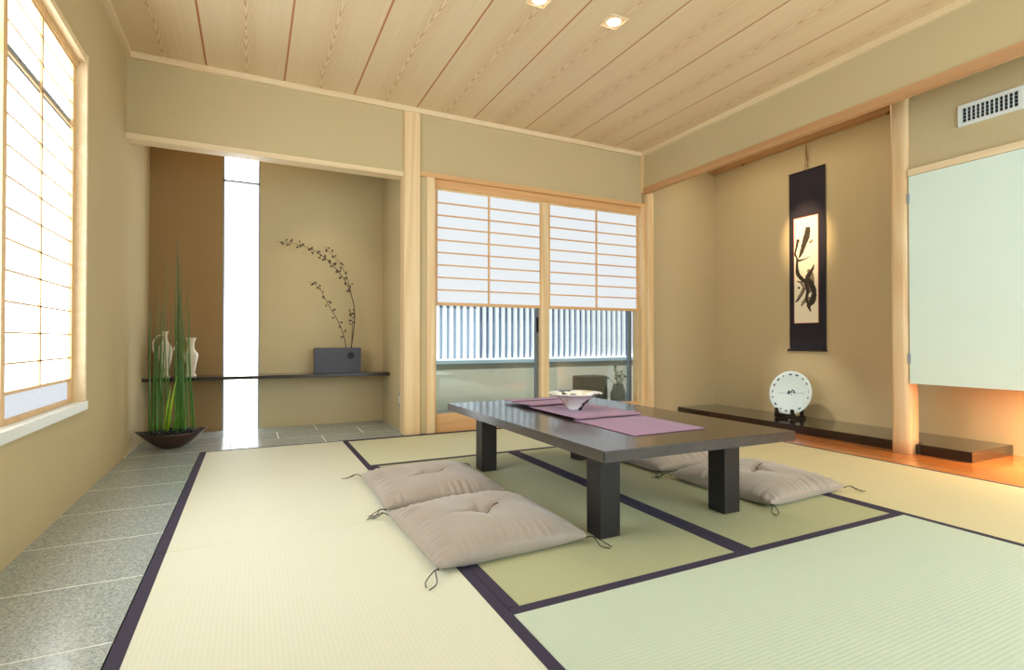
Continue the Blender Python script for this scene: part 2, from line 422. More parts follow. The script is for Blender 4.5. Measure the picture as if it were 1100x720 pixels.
# alcove post: natural log, slightly flattened
b = MB(); prof = []
outl = [(3.99, 2.065), (3.90, 2.072), (3.872, 2.064), (3.864, 2.045), (3.863, 1.99), (3.866, 1.972), (3.878, 1.962), (3.90, 1.958), (3.97, 1.958), (3.988, 1.965), (3.994, 1.985)]
rings = []
bm = b.bm
for k in range(25):
    z = 2.595*k/24; s = 1+.010*math.sin(k*1.1)*(.5+.5*math.sin(k*.37)); ox = .0015*math.sin(k*.8)
    rings.append([bm.verts.new((3.93+(x-3.93)*s+ox, 2.022+(y-2.022)*s, z)) for x, y in outl])
for p, q in zip(rings, rings[1:]):
    for i in range(len(outl)): bm.faces.new((p[i], p[(i+1) % len(outl)], q[(i+1) % len(outl)], q[i]))
bm.faces.new(rings[0]); bm.faces.new(rings[-1]); bmesh.ops.recalc_face_normals(bm, faces=bm.faces[:]); b.smooth = True
tag(b.build('alcove_post', M['post']), 'polished natural log post between the scroll alcove and the pale cabinet', 'post')

# ------------------------------------------------------------------ left window (structure)
w = struct(empty('window_1', (XL, 2.2, WZ0)))
def wp(mb, name, mat, par=None):
    o = mb.build(name, mat); p = par or w; o.parent = p
    o.matrix_parent_inverse = Matrix.Translation(-w.location) if p is w else Matrix(); return o
wp(MB().box(XL-.10, XL+.022, WY1-.020, WY1+.005, WZ0-.03, WZ1+.03, .002).box(XL-.10, XL+.022, WY0, WY0+.035, WZ0-.03, WZ1+.03, .002)
   .box(XL-.10, XL+.022, WY0+.03, WY1-.03, WZ1-.012, WZ1+.02, .002), 'frame', M['hinoki_y'])
wp(MB().box(XL-.10, XL+.03, WY0-.0, WY1-.0, WZ0-.028, WZ0+.012, .002), 'sill', M['white'])
wp(MB().box(XL-.09, XL-.012, WY0+.03, WY1-.03, WZ1-.045, WZ1-.012).box(XL-.085, XL-.02, WY1-.032, WY1-.018, WZ0+.01, WZ1-.04), 'track', M['orange_z'])
def shoji_panel(x, y0, y1, z0, z1, first):
    pan = wp(MB().box(x-.012, x+.012, y0, y0+.035, z0, z1).box(x-.012, x+.012, y1-.035, y1, z0, z1).box(x-.012, x+.012, y0+.035, y1-.035, z1-.035, z1)
             .box(x-.012, x+.012, y0+.035, y1-.035, z0, z0+.018), 'panel', M['orange_z'])
    g = MB(); zz = .669
    while zz < z1-.04: g.box(x, x+.009, y0+.03, y1-.03, zz-.0035, zz+.0035); zz += .1068
    ym = (y0+y1)/2 - .02
    g.box(x, x+.009, ym-.008, ym+.008, .569, z1-.03)
    g.box(x-.002, x+.010, y0+.03, y1-.03, .562, .574)
    wp(g, 'lattice', M['orange_z'])
    wp(MB().box(x-.006, x-.002, y0+.03, y1-.03, .569, z1-.03), 'paper', M['paper'])
    wp(MB().box(x-.006, x-.002, y0+.03, y1-.03, z0+.015, .569), 'lower_panel', M['paperlow'])
    wp(MB().box(x-.0015, x+.0005, y0+.03, y1-.03, 1.725, 1.772), 'sash_shadow_bar', M['alu'])  # shadow of the outer sash on the paper, put in as a grey bar
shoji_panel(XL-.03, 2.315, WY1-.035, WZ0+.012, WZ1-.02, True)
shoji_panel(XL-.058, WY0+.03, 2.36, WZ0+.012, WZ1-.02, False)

# ------------------------------------------------------------------ slit window
s_ = struct(MB().box(SX0, SX1, YA+.035, YA+.045, 0, 2.42).build('window_2', M['slit']))
o = MB().box(SX0, SX0+.012, YA+.005, YA+.04, 0, 2.42).box(SX1-.012, SX1, YA+.005, YA+.04, 0, 2.42).box(SX0, SX1, YA+.005, YA+.04, 2.078, 2.094).box(SX0, SX1, YA+.005, YA+.04, 2.31, 2.33).build('frame', M['alu'], s_)

# ------------------------------------------------------------------ glazed doors with half shoji
def door_leaf(name, x0, xo0, x1, xo1, mid):
    root = struct(empty(name, (0, 0, 0)))
    MB().box(xo0, x0, YB+.035, YB+.075, 0, 2.0).box(x1, xo1, YB+.035, YB+.075, 0, 2.0).box(x0, x1, YB+.035, YB+.075, 1.985, 2.0).build('frame', M['hinoki'], root)
    MB().box(x0, x1, YB+.03, YB+.075, 0, .145, .002).build('bottom_rail', M['orange_x'], root)
    sh = MB().box(x0, x1, YB+.03, YB+.055, 1.036, 1.062, .001).box(x0, x0+.008, YB+.03, YB+.055, 1.06, 1.985).box(x1-.008, x1, YB+.03, YB+.055, 1.06, 1.985).build('shoji_rail', M['orange_x'], root)
    g = MB()
    n = 9
    for k in range(1, n):
        z = 1.062+(1.985-1.062)*k/n; g.box(x0, x1, YB+.032, YB+.042, z-.0055, z+.0055)
    g.box(mid-.007, mid+.007, YB+.031, YB+.043, 1.062, 1.985)
    g.build('lattice', M['orange_x'], root)
    MB().box(x0, x1, YB+.046, YB+.05, 1.045, 1.985).build('paper', M['shoji'], root)
    return root
dl = door_leaf('door_1', 1.358, 1.328, 2.339, 2.382, 1.828)
dr = door_leaf('door_2', 2.425, 2.382, 3.440, 3.448, 2.946)
# outer aluminium sashes
dd = struct(MB().box(1.33, 1.36, YB+.17, YB+.20, .09, 2.03).box(2.36, 2.40, YB+.17, YB+.20, .09, 2.03).box(1.36, 2.36, YB+.17, YB+.20, .09, .135)
            .box(1.36, 2.36, YB+.17, YB+.20, 1.99, 2.03).build('door_3', M['alu']))
MB().box(1.36, 2.36, YB+.183, YB+.187, .135, 1.99).build('glass', M['glass'], dd)
MB().box(2.365, 2.385, YB+.145, YB+.17, .82, .96, .004).build('handle', M['ring'], dd)
dd = struct(MB().box(2.40, 2.44, YB+.205, YB+.235, .09, 2.03).box(3.46, 3.50, YB+.205, YB+.235, .09, 2.03).box(2.44, 3.46, YB+.205, YB+.235, .09, .135)
            .box(2.44, 3.46, YB+.205, YB+.235, 1.99, 2.03).build('door_4', M['alu']))
MB().box(2.44, 3.46, YB+.218, YB+.222, .135, 1.99).build('glass', M['glass'], dd)
struct(MB().box(1.262, 3.55, YB+.14, YB+.25, -.04, .088).build('trim_14', M['alu']))
struct(MB().box(1.262, 3.50, YB+.02, YB+.14, -.035, 0).build('trim_15', M['orange_x']))

# ------------------------------------------------------------------ outside: balcony, fence, neighbours
struct(MB().box(XQ+.1, 6.0, 4.4, 5.6, -.25, -.03).build('floor_balcony', M['deck']))
FY = 5.2
f = empty('slatted_fence', (3.0, FY, -.03)); tag(f, 'white upright slat fence on a grey balcony wall outside the doors', 'fence')
def fp(mb, name, mat):
    o = mb.build(name, mat, f); o.matrix_parent_inverse = Matrix.Translation((-3.0, -FY, .03)); return o
fp(MB().box(1.3, 4.55, FY, FY+.05, -.03, .50), 'lower_panel', M['fencepanel'])
fp(MB().box(1.3, 4.55, FY-.02, FY+.07, .50, .54, .003), 'cap_rail', M['fencecap'])
fp(MB().box(1.3, 4.55, FY-.01, FY+.05, .54, .555).box(1.3, 4.55, FY, FY+.04, 2.0, 2.05), 'white_rail', M['fencew'])
x = 1.33
while x < 4.5:
    fp(MB().box(x, x+.034, FY+.005, FY+.035, .555, 2.0), 'slat', M['fencew']); x += .0745
nb = tag(MB().box(-1, 9, 8.5, 9.5, -3, 2.1).prism([(8.2, 2.0), (9.8, 2.0), (9.0, 2.7)], -1.3, 9.3, mat=Matrix(((0, 0, 1, 0), (1, 0, 0, 0), (0, 1, 0, 0), (0, 0, 0, 1))))
         .build('neighbour_house', M['houses']), 'blue grey house glimpsed through the gaps of the white slat fence', 'house')
pb = tag(MB().box(3.20, 3.52, 4.75, 4.98, -.03, .36, .02).build('stone_basin', M['potstone']), 'brown block of stone standing on the balcony behind the right door', 'stone')
pt = empty('potted_plant', (3.66, 4.75, -.03)); tag(pt, 'small leafy plant in a pale jar on the balcony behind the right door', 'potted plant')
MB().lathe([(0, 0), (.06, 0), (.085, .08), (.09, .18), (.06, .26), (.065, .29), (.05, .29), (.045, .2), (0, .2)], seg=24).build('jar', M['potglaze'], pt)
g = MB()
for k in range(16):
    a = random.uniform(0, 2*PI); r = random.uniform(.02, .13); h = random.uniform(.34, .50)
    g.tube([(0, 0, .2), (r*.4*math.cos(a), r*.4*math.sin(a), .3), (r*math.cos(a), r*math.sin(a), h)], [.004, .003, .002], 5)
    g.ball((r*math.cos(a), r*math.sin(a), h), .022, 1, (1, .7, .4), Matrix.Rotation(a, 4, 'Z'))
g.build('foliage', M['leaf'], pt)

# ------------------------------------------------------------------ tatami mats
def mat_obj(x0, x1, y0, y1, axis, mat, label, b0=.036, b1=.036, name='tatami_mat'):
    root = empty(name, ((x0+x1)/2, (y0+y1)/2, -.034)); tag(root, label, 'tatami mat', 'tatami mats covering the floor')
    inv = Matrix.Translation(-root.location)
    g = .0012
    if axis == 'Y':
        core = MB().box(x0+b0*.5, x1-b1*.5, y0+g, y1-g, -.034, 0); bands = [(x0+g, x0+b0, y0+g, y1-g), (x1-b1, x1-g, y0+g, y1-g)]
    else:
        core = MB().box(x0+g, x1-g, y0+b0*.5, y1-b1*.5, -.034, 0); bands = [(x0+g, x1-g, y0+g, y0+b0), (x0+g, x1-g, y1-b1, y1-g)]
    o = core.build('rush_surface', mat, root); o.matrix_parent_inverse = inv
    for a, b_, c, d in bands:
        if b_-a < .01 or d-c < .01: continue
        o = MB().box(a, b_, c, d, -.032, .0012).build('cloth_border', M['border'], root); o.matrix_parent_inverse = inv
mat_obj(-.302, .645, .40, 2.222, 'Y', M['tatamiY'], 'tatami mat beside the stone strip, nearer to the viewer')
mat_obj(-.302, .645, 2.222, 4.085, 'Y', M['tatamiY'], 'tatami mat beside the stone strip, reaching back to the alcove')
mat_obj(.645, 1.578, 1.335, 3.185, 'Y', M['tatamiC'], 'tatami mat under the left half of the low table', .036, .042)
mat_obj(1.578, 2.518, 1.335, 3.185, 'Y', M['tatamiC'], 'tatami mat under the right half of the low table and the right cushions', .042, .036)
mat_obj(.645, 2.518, 3.185, 4.085, 'X', M['tatamiB'], 'tatami mat lying crosswise in front of the glazed doors')
mat_obj(.645, 2.518, .40, 1.335, 'X', M['tatamiX'], 'pale tatami mat lying crosswise in the right foreground')
mat_obj(2.518, 3.532, .36, 2.20, 'Y', M['tatamiE'], 'tatami mat along the orange floorboard in front of the cabinet', .03, .02)
mat_obj(2.518, 3.532, 2.20, 4.085, 'Y', M['tatamiE'], 'tatami mat along the orange floorboard in front of the scroll alcove', .03, .02)
struct(MB().box(-.302, 3.49, 4.086, YB-.0, -.034, -.001).build('trim_16', M['border']))

# ------------------------------------------------------------------ table
T = empty('low_table', (1.55, 2.25, 0)); tag(T, 'large low dark wood table on four square legs in the room centre', 'table')
def lp(mb, name, mat, root, parent=None):
    o = mb.build(name, mat, root); o.matrix_parent_inverse = Matrix.Translation(-root.location); return o
lp(MB().prism([(1.078, 1.478), (2.045, 1.462), (2.04, 3.03), (1.062, 3.03)], .330, .370, .003), 'table_top', M['dark'], T)
for (x, y) in ((1.178, 1.638), (1.826, 1.638), (1.178, 2.772), (1.826, 2.772)):
    lp(MB().box(x, x+.092, y, y+.092, 0.0012, .330, .003), 'leg', M['darkleg'], T)
for yb in (1.66, 2.80): lp(MB().box(1.27, 1.826, yb, yb+.04, .30, .3295), 'batten', M['darkleg'], T)

# runner: one cloth with two soft tucks
def runner():
    b = MB(); bm = b.bm; W = [1.355, 1.745]
    zt = .3712
    prof = [(1.665, zt), (1.70, zt+.0002), (2.10, zt+.0008), (2.125, zt+.004), (2.10, zt+.008), (2.085, zt+.0105), (2.10, zt+.0125), (2.30, zt+.010), (2.56, zt+.009),
            (2.585, zt+.012), (2.565, zt+.017), (2.555, zt+.0195), (2.575, zt+.021), (2.78, zt+.012), (2.80, zt+.014), (2.79, zt+.017), (2.81, zt+.018), (2.93, zt+.013)]
    th = .0016; n = 14
    top = []; bot = []
    for i, (y, z) in enumerate(prof):
        p0 = Vector(prof[max(i-1, 0)]); p1 = Vector(prof[min(i+1, len(prof)-1)]); d = (p1-p0).normalized(); nn = Vector((-d.y, d.x))
        sk = .020*(y-1.6)
        r1 = []; r2 = []
        for k in range(n+1):
            u = k/n; x = W[0]+(W[1]-W[0])*u+sk
            zz = z+.0006*math.sin(u*9+y*11)*(1 if 0 < i < len(prof)-1 else 0)
            yy = y+.006*(u-.5)
            r1.append(bm.verts.new((x, yy+nn.x*th, zz+abs(nn.y)*th if nn.y > 0 else zz-abs(nn.y)*th))); r2.append(bm.verts.new((x, yy, zz)))
        top.append(r1); bot.append(r2)
    for i in range(len(prof)-1):
        for k in range(n):
            bm.faces.new((top[i][k], top[i][k+1], top[i+1][k+1], top[i+1][k])); bm.faces.new((bot[i][k], bot[i+1][k], bot[i+1][k+1], bot[i][k+1]))
        bm.faces.new((top[i][0], top[i+1][0], bot[i+1][0], bot[i][0])); bm.faces.new((top[i][n], bot[i][n], bot[i+1][n], top[i+1][n]))
    for i in (0, -1):
        for k in range(n): bm.faces.new((top[i][k], bot[i][k], bot[i][k+1], top[i][k+1]))
    bmesh.ops.recalc_face_normals(bm, faces=bm.faces[:])
    return tag(b.build('table_runner', M['runner']), 'mauve cloth runner folded in steps along the middle of the dark table', 'table runner')
runner()
bw = MB().lathe([(0, .012), (.030, .010), (.032, 0), (.038, 0), (.038, .010), (.055, .028), (.085, .060), (.112, .078), (.142, .086), (.144, .089), (.138, .091), (.108, .083), (.078, .064), (.045, .030), (0, .022)], seg=56)
o = bw.build('footed_bowl', M['bowl']); o.location = (1.535, 2.36, .3835); tag(o, 'wide flared white bowl with dark painted marks on the mauve runner', 'bowl')

# ------------------------------------------------------------------ floor cushions
def cushion_mesh(w, d, h, seed, probe=None):
    rnd = random.Random(seed); N = 84; b = MB(); bm = b.bm
    ph = [rnd.uniform(0, 6.28) for _ in range(10)]
    def pt(i, j, top):
        u = -1+2*i/N; v = -1+2*j/N
        bow = .035
        # outline with slightly pulled-in sides and pointed corners
        x = u*w/2*(1-bow*(1-v*v)*abs(u)); y = v*d/2*(1-bow*(1-u*u)*abs(v))
        e = (1-abs(u)**2.6)*(1-abs(v)**2.6); e = max(e, 0)**.44
        r = math.hypot(u, v)
        pinch = .60*math.exp(-(r/.10)**2)+.20*math.exp(-(r/.36)**2)
        ang = math.atan2(v, u)
        crease = 0
        for q in range(4):
            a0 = ph[0]*.15+q*PI/2+.35*math.sin(ph[q]+1); da = (ang-a0+PI) % (2*PI)-PI
            if abs(da) < PI/2: crease += (.20 if q % 2 == 0 else .14)*math.exp(-(r*math.sin(da)/.035)**2)*math.exp(-(r/.36)**2)
        edge = max(abs(u), abs(v)); s = v if abs(u) > abs(v) else u
        pl = (math.sin(s*38+ph[1]+2.4*math.sin(s*7+ph[2]))*.5+math.sin(s*63+ph[3]+1.5*math.sin(s*11))*.45)*(.6+.4*math.sin(s*5+ph[6]))
        win = max(0, min(1, (edge-.66)/.18))
        zt = h*(e*(1-pinch-crease)+.13*pl*win*e**.5*(1 if top else .2))
        zt += h*.05*(math.sin(u*5+ph[4])*math.sin(v*4+ph[5])+.5*math.sin(u*9+v*6+ph[7]))*e
        base = h*.20
        if top: z = base+zt*.80
        else: z = base-min(base, zt*.45)
        z += .010*(max(0, abs(u)*abs(v)-.6))
        return (x, y, max(z, 0.0))
    if probe: return [Vector(pt(int((x_/(w/2)+1)*N/2), int((y_/(d/2)+1)*N/2), True)) for x_, y_ in probe]
    T_ = [[bm.verts.new(pt(i, j, True)) for j in range(N+1)] for i in range(N+1)]
    B_ = [[(T_[i][j] if i in (0, N) or j in (0, N) else bm.verts.new(pt(i, j, False))) for j in range(N+1)] for i in range(N+1)]
    for i in range(N):
        for j in range(N):
            bm.faces.new((T_[i][j], T_[i+1][j], T_[i+1][j+1], T_[i][j+1]))
            q = (B_[i][j], B_[i][j+1], B_[i+1][j+1], B_[i+1][j])
            if len(set(q)) == 4:
                try: bm.faces.new(q)
                except ValueError: pass
    bmesh.ops.recalc_face_normals(bm, faces=bm.faces[:]); b.smooth = True; return b
def cushion(x, y, w, d, h, rz, seed, label):
    root = empty('floor_cushion', (x, y, .0014), rz); tag(root, label, 'floor cushion', 'taupe floor cushions around the low table')
    cushion_mesh(w, d, h, seed).build('cushion_cover', M['cushion'], root)
    rnd = random.Random(seed+50)
    for sx in (-1, 1):
        for sy in (-1, 1):
            cx, cy = sx*w/2*.985, sy*d/2*.985; z0 = h*.20
            g = MB(); tw = rnd.uniform(-.45, .45)
            for s in (-1, 1):
                a = math.atan2(sy, sx)+s*rnd.uniform(.03, .10)+tw; L = rnd.uniform(.075, .105)
                pts = catmull([(cx, cy, z0), (cx+L*.3*math.cos(a), cy+L*.3*math.sin(a), z0+.006), (cx+L*.7*math.cos(a+.2*s), cy+L*.7*math.sin(a+.2*s), .008), (cx+L*math.cos(a), cy+L*math.sin(a), .0028)], 5)
                g.tube(pts, .0018, 6)
            g.ball((cx, cy, z0), .005, 1)
            g.build('corner_tie', M['tie'], root)
    pp = cushion_mesh(w, d, h, seed, probe=[(.0, .0), (.02, .004), (.04, .008), (.06, .010), (.078, .014)])
    g = MB().tube([(p.x, p.y, p.z+.003) for p in pp], .0022, 6)
    g.build('centre_stitch', M['tie'], root)
cushion(.815, 1.922, .59, .60, .105, math.radians(2), 3, 'taupe floor cushion at left of the table, the nearer of the left pair')
cushion(.815, 2.60, .585, .64, .095, math.radians(-1), 5, 'taupe floor cushion at left of the table, behind the nearer one')
cushion(2.335, 1.905, .58, .60, .105, math.radians(3), 8, 'taupe floor cushion at right of the table, fully seen beside the table leg')
cushion(2.32, 2.60, .58, .62, .10, math.radians(2), 11, 'taupe floor cushion mostly hidden behind the table at right')

# ------------------------------------------------------------------ scroll alcove
sh = MB().prism([(3.935, 1.653), (XK-.002, 1.653), (XK-.002, 4.128), (3.935, 4.128), (3.935, 2.085), (4.005, 2.085), (4.005, 1.950), (3.935, 1.950)], .0, .066, .003)
tag(sh.build('alcove_board', M['lacquer']), 'long glossy dark lacquered board on the orange floor under the scroll', 'board')

S = empty('hanging_scroll', (XK-.012, 3.066, .655)); tag(S, 'tall indigo hanging scroll with bold brush painting on the alcove wall', 'scroll')
def sp(mb, name, mat): 
    o = mb.build(name, mat, S); o.matrix_parent_inverse = Matrix.Translation(-S.location); return o
xs_ = XK-.014
SY0, SY1, SZ0, SZ1 = 2.895, 3.238, .665, 2.27
sp(MB().box(xs_, xs_+.003, SY0, SY1, SZ0, SZ1), 'silk_mount', M['scroll'])
sp(MB().box(xs_-.001, xs_+.0005, 2.957, 3.194, .900, 1.862), 'edging', M['redgold'])
PY0, PY1, PZ0, PZ1 = 2.963, 3.188, .906, 1.855
sp(MB().box(xs_-.0018, xs_-.0008, PY0, PY1, PZ0, PZ1), 'painting_paper', M['scrollpaper'])
def ribbon(pts, ws, off):
    # brush stroke in paper coordinates u (left to right), w (top to bottom)
    b = MB(); bm = b.bm; L = []
    P = catmull([(p[0], p[1], ws[i]) for i, p in enumerate(pts)], 7)
    n = len(P); rnd = random.Random(int(off*1e7)+len(pts))
    for i, p in enumerate(P):
        y = PY1-(PY1-PY0)*p.x; z = PZ1-(PZ1-PZ0)*p.y
        q0 = P[max(i-1, 0)]; q1 = P[min(i+1, n-1)]
        dy = -(q1.x-q0.x)*(PY1-PY0); dz = -(q1.y-q0.y)*(PZ1-PZ0); l = math.hypot(dy, dz) or 1
        wv = max(.0008, p.z*(PY1-PY0)/2*(1+rnd.uniform(-.12, .12)))
        L.append((bm.verts.new((xs_-off, y-dz/l*wv, z+dy/l*wv)), bm.verts.new((xs_-off, y+dz/l*wv, z-dy/l*wv))))
    for (a, c), (d, e) in zip(L, L[1:]): bm.faces.new((a, c, e, d))
    return b
def stroke(name, mat, lst, off):
    for k, (pts, ws) in enumerate(lst): sp(ribbon(pts, ws, off+k*.00004), name, mat)
stroke('pale_brush_stroke', M['ink2'], [
    ([(.30, .84), (.42, .80), (.62, .78), (.85, .80), (.88, .70)], [.06, .14, .2, .12, .04]),
    ([(.06, .80), (.2, .76), (.38, .68), (.5, .60)], [.05, .12, .1, .06]),
    ([(.12, .60), (.3, .62), (.42, .68)], [.05, .10, .06]),
    ([(.60, .50), (.70, .56), (.66, .66), (.60, .72)], [.1, .26, .34, .2]),
    ([(.80, .22), (.74, .24), (.66, .25)], [.03, .1, .14])], .0022)
stroke('brush_stroke', M['ink'], [
    ([(.60, .10), (.56, .17), (.44, .25), (.30, .34), (.20, .38)], [.20, .26, .22, .14, .05]),
    ([(.18, .20), (.12, .26), (.05, .32), (.04, .36)], [.16, .10, .08, .06]),
    ([(.06, .34), (.16, .40), (.40, .40), (.68, .38)], [.05, .08, .05, .02]),
    ([(.14, .38), (.12, .46), (.16, .53), (.32, .58), (.48, .61), (.60, .56), (.78, .50), (.84, .46)], [.08, .12, .16, .15, .16, .18, .10, .03]),
    ([(.56, .58), (.72, .64), (.84, .72), (.76, .80), (.62, .84), (.70, .90)], [.12, .22, .20, .24, .16, .03]),
    ([(.50, .62), (.58, .70), (.52, .78), (.66, .86)], [.12, .14, .10, .05]),
    ([(.50, .66), (.38, .72), (.16, .78), (.03, .80)], [.05, .04, .05, .02]),
    ([(.17, .655), (.20, .665), (.23, .675)], [.05, .09, .03])], .0027)
sp(MB().tube([(xs_-.004, SY0-.022, SZ0-.004), (xs_-.004, SY1+.022, SZ0-.004)], .0085, 14), 'bottom_roller', M['scroll'])
for ya in (SY0-.034, SY1+.020): sp(MB().tube([(xs_-.004, ya, SZ0-.004), (xs_-.004, ya+.014, SZ0-.004)], .0100, 14), 'roller_knob', M['ivory'])
sp(MB().tube([(xs_-.001, SY0, SZ1+.003), (xs_-.001, SY1, SZ1+.003)], .005, 10), 'top_rod', M['scroll'])
sp(MB().tube([(xs_-.002, 3.05, SZ1), (xs_-.002, 3.062, 2.40), (xs_-.006, 3.066, 2.537)], .0022, 6).tube([(xs_-.002, 3.085, SZ1), (xs_-.002, 3.070, 2.36), (xs_-.006, 3.066, 2.537)], .0022, 6)
   .tube([(xs_-.004, 3.062, 2.44), (xs_-.008, 3.05, 2.36), (xs_-.006, 3.057, 2.30)], .003, 6), 'hanging_cord', M['cord'])
for y, lab in ((3.70, 'small brass hook on the picture rail left of the scroll'), (2.36, 'small brass hook on the picture rail right of the scroll')):
    tag(MB().tube([(4.41, y, 2.525), (4.41, y, 2.505), (4.398, y, 2.492), (4.388, y, 2.502)], .0045, 8).build('rail_hook', M['brass']), lab, 'hook', 'hooks on the picture rail')

# plate on stand
pl = MB().lathe([(0, .016), (.05, .015), (.055, .006), (.062, .006), (.12, .020), (.165, .034), (.189, .040), (.191, .043), (.186, .0455), (.160, .041), (.115, .029), (.06, .022), (0, .021)], seg=72)
o = pl.build('display_plate', M['plate']); tag(o, 'round white porcelain plate with blue motifs propped on a black stand', 'plate')
R_ = Matrix.Rotation(math.radians(6), 4, 'Z')@Matrix.Rotation(math.radians(-78), 4, 'Y')
o.matrix_world = Matrix.Translation((4.275, 3.085, .281))@R_
ps = empty('plate_stand', (4.23, 3.085, .068)); tag(ps, 'small black wooden stand holding the white plate upright', 'plate stand')
g = MB()
for s in (-1, 1):
    y = s*.075
    MB().prism([(-.075, 0), (.10, 0), (.10, .018), (.07, .03), (.085, .16), (.072, .165), (.045, .03), (-.015, .024), (-.045, .045), (-.058, .085), (-.075, .088), (-.080, .05), (-.085, .012)], y-.010, y+.010,
               mat=Matrix(((1, 0, 0, 0), (0, 0, 1, 0), (0, 1, 0, 0), (0, 0, 0, 1)))).build('side_frame', M['ebony'], ps)
MB().box(-.055, -.035, -.066, .066, .018, .040, .003).build('crossbar', M['ebony'], ps)
MB().box(.055, .068, -.066, .066, .06, .075, .003).build('crossbar', M['ebony'], ps)

# ------------------------------------------------------------------ wall cabinet, vent
C = empty('wall_cabinet', (4.15, 1.0, .466)); tag(C, 'pale celadon wall cabinet hung above the orange floor at right', 'cabinet')
def cp(mb, name, mat, par=None):
    o = mb.build(name, mat, C); o.matrix_parent_inverse = Matrix.Translation(-C.location); return o
cp(MB().box(3.897, XK-.001, -.2, 1.950, .474, 1.825), 'carcass', M['hinoki_y'])
cp(MB().box(3.868, 3.894, .884, 1.955, .466, 1.824, .002), 'door', M['cabinet'])
cp(MB().box(3.868, 3.894, -.2, .880, .466, 1.824, .002), 'door', M['cabinet'])
cp(MB().box(3.863, 3.882, 1.948, 1.962, 1.65, 1.71), 'hinge', M['alu'])
cp(MB().box(3.863, 3.882, 1.948, 1.962, .60, .66), 'hinge', M['alu'])
V = empty('air_vent', (3.885, 1.533, 2.12)); tag(V, 'white rectangular air vent grille on the wall above the cabinet', 'vent')
y0, y1, z0, z1 = 1.378, 1.684, 2.052, 2.182
def vp(mb, name, mat):
    o = mb.build(name, mat, V); o.matrix_parent_inverse = Matrix.Translation(-V.location); return o
vp(MB().box(3.874, 3.890, y0, y1, z0, z0+.022, .002).box(3.874, 3.890, y0, y1, z1-.022, z1, .002).box(3.874, 3.890, y0, y0+.022, z0+.02, z1-.02).box(3.874, 3.890, y1-.022, y1, z0+.02, z1-.02), 'frame', M['white'])
vp(MB().box(3.886, 3.8895, y0+.02, y1-.02, z0+.02, z1-.02), 'dark_backing', M['black'])
g = MB()
for k in range(1, 12): yy = y0+.022+(y1-y0-.044)*k/12; g.box(3.877, 3.885, yy-.003, yy+.003, z0+.02, z1-.02)
vp(g, 'louvre', M['white'])
g = MB()
for k in range(1, 4): zz = z0+.022+(z1-z0-.044)*k/4; g.box(3.8795, 3.8855, y0+.02, y1-.02, zz-.0015, zz+.0015)
vp(g, 'crossbar', M['alu'])
u = empty('undercabinet_lamp', (4.15, 1.0, .4735)); tag(u, 'slim warm strip lamp fixed beneath the pale cabinet', 'lamp')
MB().box(-.02, .02, -.25, .25, -.018, .0, .003).build('housing', M['white'], u)
MB().box(-.015, .015, -.24, .24, -.021, -.0185).build('diffuser', M['lampglow'], u)

# ------------------------------------------------------------------ stone alcove: shelf and things
tag(MB().box(XL+.001, XQ-.001, 4.707, YA-.001, .438, .465, .002).build('alcove_shelf', M['lacquer_x']), 'thin black shelf spanning the left alcove past the bright slit window', 'shelf')
B = empty('flower_box', (.681, 4.86, .4655)); tag(B, 'dark slate rectangular flower box with a round emblem on the black shelf', 'planter')
MB().box(-.192, .192, -.06, -.048, 0, .218, .0015).box(-.192, .192, .048, .06, 0, .218, .0015).box(-.192, -.18, -.048, .048, 0, .218).box(.18, .192, -.048, .048, 0, .218).box(-.18, .18, -.048, .048, 0, .17).build('box_body', M['slate'], B)
em = MB().lathe([(0, 0), (.028, 0), (.028, .003), (.021, .0035), (.020, .0015), (.011, .0015), (.010, .004), (0, .0045)], seg=28, mat=Matrix.Translation((.106, -.060, .150))@Matrix.Rotation(PI/2, 4, 'X')).build('round_emblem', M['ring'], B)
def branch(pts, r0, r1, seed, buds, side):
    rnd = random.Random(seed); P = catmull(pts, 8); n = len(P)
    rad = [r0+(r1-r0)*i/(n-1) for i in range(n)]
    g = MB(); g.tube(P, rad, 7); bd = []
    for k in range(buds):
        t = side[0]+(side[1]-side[0])*(k+.5)/buds+rnd.uniform(-.012, .012); i = min(n-2, max(0, int(t*(n-1)))); p = P[i]
        d = (P[i+1]-P[i]).normalized(); sgn = -1 if k % 2 else 1
        q = p+Vector((-d.z, 0, d.x))*sgn*rnd.uniform(.008, .018)+Vector((0, rnd.uniform(-.012, .006), 0))
        g.tube([p, q], .0012, 5)
        for m in range(rnd.choice((1, 2, 2))):
            qq = q+Vector((rnd.uniform(-.012, .012), rnd.uniform(-.004, .004), rnd.uniform(-.012, .012)))
            rot = Matrix.Rotation(rnd.uniform(0, PI), 4, 'Y'); bd.append(Matrix.Translation(qq)@rot@Matrix.Diagonal((*[rnd.uniform(.0075, .012)]*3, 1)))
    return g, bd
A = empty('dry_branch_arrangement', (.681, 4.86, .64)); tag(A, 'arching dry budded branches rising from the slate flower box', 'branches')
def ap(mb, name, mat):
    o = mb.build(name, mat, A); o.matrix_parent_inverse = Matrix.Translation(-A.location); return o
Yb = 4.86
